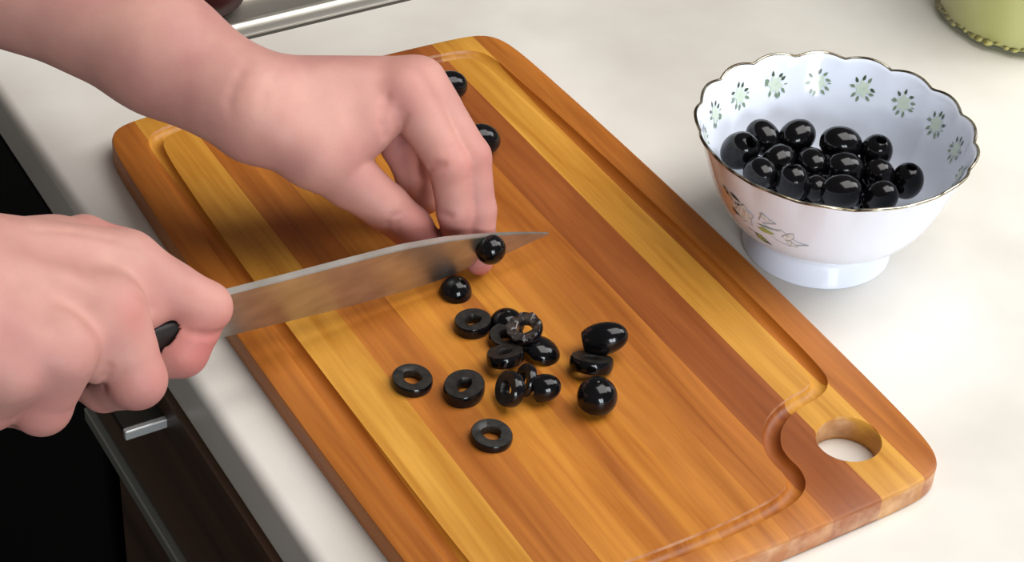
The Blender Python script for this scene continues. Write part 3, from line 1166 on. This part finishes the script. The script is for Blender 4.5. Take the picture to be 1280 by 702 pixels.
def skin_material():
    m = mat('skin', srgb(205, 150, 128), 0.55, 0, 0.28)
    n, l, b = nodes(m)
    b.inputs['Subsurface Weight'].default_value = 0.22
    b.inputs['Subsurface Radius'].default_value = (0.9, 0.35, 0.2)
    b.inputs['Subsurface Scale'].default_value = 0.0035
    tc = n.new('ShaderNodeTexCoord')
    n1 = n.new('ShaderNodeTexNoise')
    n1.inputs['Scale'].default_value = 30
    n1.inputs['Detail'].default_value = 5
    l.new(tc.outputs['Object'], n1.inputs['Vector'])
    cr = n.new('ShaderNodeValToRGB')
    cr.color_ramp.elements[0].position = 0.32
    cr.color_ramp.elements[0].color = srgb(180, 127, 120)
    cr.color_ramp.elements[1].position = 0.68
    cr.color_ramp.elements[1].color = srgb(198, 149, 136)
    l.new(n1.outputs['Fac'], cr.inputs['Fac'])
    at = n.new('ShaderNodeAttribute')
    at.attribute_name = 'flush'
    mx = n.new('ShaderNodeMix')
    mx.data_type = 'RGBA'
    mx.inputs[7].default_value = srgb(190, 108, 102)
    l.new(at.outputs['Fac'], mx.inputs[0])
    l.new(cr.outputs['Color'], mx.inputs[6])
    l.new(mx.outputs[2], b.inputs['Base Color'])
    n2 = n.new('ShaderNodeTexVoronoi')
    n2.inputs['Scale'].default_value = 900
    l.new(tc.outputs['Object'], n2.inputs['Vector'])
    n3 = n.new('ShaderNodeTexNoise')
    n3.inputs['Scale'].default_value = 160
    n3.inputs['Detail'].default_value = 5
    l.new(tc.outputs['Object'], n3.inputs['Vector'])
    ad = n.new('ShaderNodeMath')
    ad.operation = 'MULTIPLY_ADD'
    ad.inputs[1].default_value = 0.25
    l.new(n2.outputs['Distance'], ad.inputs[0])
    l.new(n3.outputs['Fac'], ad.inputs[2])
    bp = n.new('ShaderNodeBump')
    bp.inputs['Strength'].default_value = 0.09
    bp.inputs['Distance'].default_value = 0.0012
    l.new(ad.outputs[0], bp.inputs['Height'])
    l.new(bp.outputs['Normal'], b.inputs['Normal'])
    return m


M_skin = skin_material()
person = empty('person', (-45, 5, -90))
tag(person, 'bare-armed person slicing olives, one hand holding them, the other the knife', 'person')

# --- the far hand: fingers bent down on to the board, thumb towards the viewer
li = [(P(506, 114, 8.5), 1.12), (P(561, 206, 6.2), 0.88), (P(569, 264, 4.2), 0.78), (P(574, 300, 2.7), 0.72), (P(576, 316, 2.1), 0.62)]
lm = [(P(526, 104, 8.2), 1.12), (P(588, 196, 6.1), 0.88), (P(598, 262, 4.0), 0.76), (P(600, 306, 2.5), 0.70), (P(599, 326, 1.88), 0.62)]
lr = [(P(508, 125, 7.0), 1.0), (P(540, 165, 5.2), 0.80), (P(528, 205, 3.9), 0.74), (P(532, 250, 2.4), 0.66)]
lp = [(P(485, 135, 6.4), 0.95), (P(497, 184, 4.9), 0.72), (P(512, 222, 3.5), 0.60), (P(524, 252, 2.2), 0.54)]
lt = [(P(392, 190, 6.9), 1.45), (P(438, 224, 5.5), 1.22), (P(482, 258, 4.3), 1.02), (P(514, 284, 3.3), 0.92), (P(532, 300, 2.7), 0.72)]
lbody = [
    (P(318, 118, 8.6), P(500, 108, 8.3), 1.6, 1.15),
    (P(318, 128, 8.0), P(515, 108, 7.9), 1.6, 1.10),
    (P(320, 140, 7.6), P(500, 120, 7.0), 1.6, 1.0),
    (P(322, 150, 7.6), P(480, 128, 6.4), 1.6, 0.95),
    (P(335, 150, 8.0), P(392, 190, 7.0), 1.75, 1.45),
    (P(405, 150, 7.6), P(455, 135, 7.6), 1.7, 1.3),
    (P(430, 180, 7.0), P(455, 162, 7.4), 1.1, 1.0),
    (P(448, 172, 7.0), P(468, 150, 7.6), 0.85, 0.9),
]
lfore = [(P(315, 125, 8.7), P(200, 62, 9.6), 1.95, 2.45), (P(200, 62, 9.6), P(20, -40, 11.2), 2.45, 3.2), (P(20, -40, 11.2), P(20, -40, 11.2)+(P(20, -40, 11.2)-P(200, 62, 9.6))*1.9, 3.2, 3.9), (P(302, 134, 8.4), P(205, 68, 8.9), 1.7, 2.05), (P(205, 68, 8.9), P(20, -42, 10.2), 2.05, 2.75), (P(20, -42, 10.2), P(20, -40, 11.2)+(P(20, -40, 11.2)-P(200, 62, 9.6))*1.9, 2.75, 3.4)]
lcr = [
    ([(481, 170), (478, 155), (479, 138), (484, 122)], 0.16, 0.11),
    ([(502, 176), (500, 164), (503, 152), (508, 145)], 0.12, 0.10),
    ([(537, 210), (545, 207), (553, 206)], 0.13, 0.17),
    ([(547, 266), (555, 268), (563, 269)], 0.12, 0.13),
    ([(484, 290), (485, 279), (491, 270), (500, 267)], 0.13, 0.07),
    ([(496, 288), (497, 280), (503, 273)], 0.11, 0.05),
    ([(312, 76), (300, 92), (291, 110), (287, 128), (290, 148)], 0.24, 0.028),
    ([(352, 84), (340, 100), (330, 120), (327, 140)], 0.24, 0.03),
    ([(360, 92), (400, 88), (450, 92), (490, 92)], 0.6, -0.04),
    ([(556, 188), (566, 184), (576, 186)], 0.12, 0.04),
    ([(558, 194), (567, 191), (577, 193)], 0.12, 0.04),
]
lred = [(li[1][0], 1.2, 0.45), (lm[1][0], 1.2, 0.4), (li[4][0], 1.8, 0.75), (lm[4][0], 1.8, 0.7), (lt[3][0], 1.6, 0.55), (lt[2][0], 1.3, 0.3), (lp[1][0], 1.4, 0.5), (lr[2][0], 1.6, 0.6), (li[0][0], 1.5, 0.22)]
lh = link('arm', build_arm('arm', lbody, [li, lm, lr, lp, lt], lfore, lcr, lred, (-36, -2, 0.9), (3.5, 26, 20)), M_skin, person)
tag(lh, 'arm reaching from the top left, fingertips bent on to the board behind the blade')

# --- the near hand: closed round the knife handle, back of the hand up
ri = [(P(163, 336, 7.2), 1.25), (P(257, 384, 5.4), 1.02), (P(227, 438, 3.9), 1.04), (P(185, 452, 3.4), 0.80)]
rm = [(P(140, 392, 7.2), 1.30), (P(171, 474, 4.8), 1.12), (P(130, 486, 3.3), 0.88), (P(90, 470, 3.2), 0.70)]
rg = [(P(75, 444, 7.2), 1.25), (P(52, 506, 5.0), 1.12), (P(15, 505, 3.5), 0.84), (P(-20, 480, 3.4), 0.70)]
rp = [(P(8, 466, 7.2), 1.15), (P(-10, 504, 5.3), 0.98), (P(-40, 505, 4.0), 0.78), (P(-70, 490, 4.0), 0.66)]
rt = [(P(50, 318, 7.2), 1.2), (P(105, 304, 6.7), 1.1), (P(152, 316, 6.2), 0.98), (P(205, 345, 5.2), 0.8)]
rbody = [
    (P(-60, 330, 9.0), P(152, 330, 7.2), 2.1, 1.35),
    (P(-70, 360, 9.0), P(128, 384, 7.3), 2.0, 1.35),
    (P(-80, 400, 8.8), P(70, 436, 7.3), 1.9, 1.3),
    (P(-90, 430, 8.4), P(8, 458, 7.3), 1.8, 1.2),
    (P(-40, 326, 7.8), P(60, 316, 7.0), 1.6, 1.4),
    (P(150, 362, 6.6), P(176, 386, 6.0), 1.15, 0.95),
    (P(110, 420, 6.6), P(122, 448, 5.8), 1.15, 0.95),
]
rfore = [(P(-80, 360, 9.0), P(-320, 400, 11.0), 2.2, 3.1), (P(-80, 390, 8.6), P(-320, 440, 10.5), 2.1, 3.0), (P(-320, 400, 11.0), P(-620, 450, 14.0), 3.1, 3.9), (P(-320, 440, 10.5), P(-620, 490, 13.5), 3.0, 3.6)]
rcr = [
    ([(216, 408), (232, 414), (250, 418), (268, 418), (282, 411)], 0.15, 0.15),
    ([(40, 325), (80, 345), (120, 375)], 0.5, -0.06),
    ([(40, 370), (80, 395), (115, 430)], 0.5, -0.07),
    ([(20, 400), (45, 425), (65, 450)], 0.5, -0.06),
    ([(60, 350), (90, 372), (110, 395)], 0.5, 0.05),
    ([(128, 482), (133, 470), (137, 459)], 0.16, 0.12),
    ([(189, 386), (180, 374), (170, 366)], 0.2, 0.04),
    ([(40, 288), (90, 290), (140, 298), (170, 308)], 0.14, 0.05),
]
rred = [(P(255, 440, 4.2), 1.8, 0.75), (ri[1][0], 1.1, 0.35), (P(160, 395, 7.6), 0.9, 0.4), (rm[1][0], 1.5, 0.35), (rg[1][0], 1.6, 0.5), (rm[2][0], 1.4, 0.6), (rp[1][0], 1.5, 0.5), (P(150, 295, 7), 1.3, 0.35)]
rh = link('arm', build_arm('arm', rbody, [ri, rm, rg, rp, rt], rfore, rcr, rred, (-46, -14, 0.5), (-11, 10, 19), kroot=0.7, rf=0.55,
                            carve=[(kpt(-1, v, 0), kpt(-11, v, 0), 0.80) for v in (1.05, 1.38, 1.70)]), M_skin, person)
tag(rh, 'arm at the left edge whose fist closes round the knife handle')
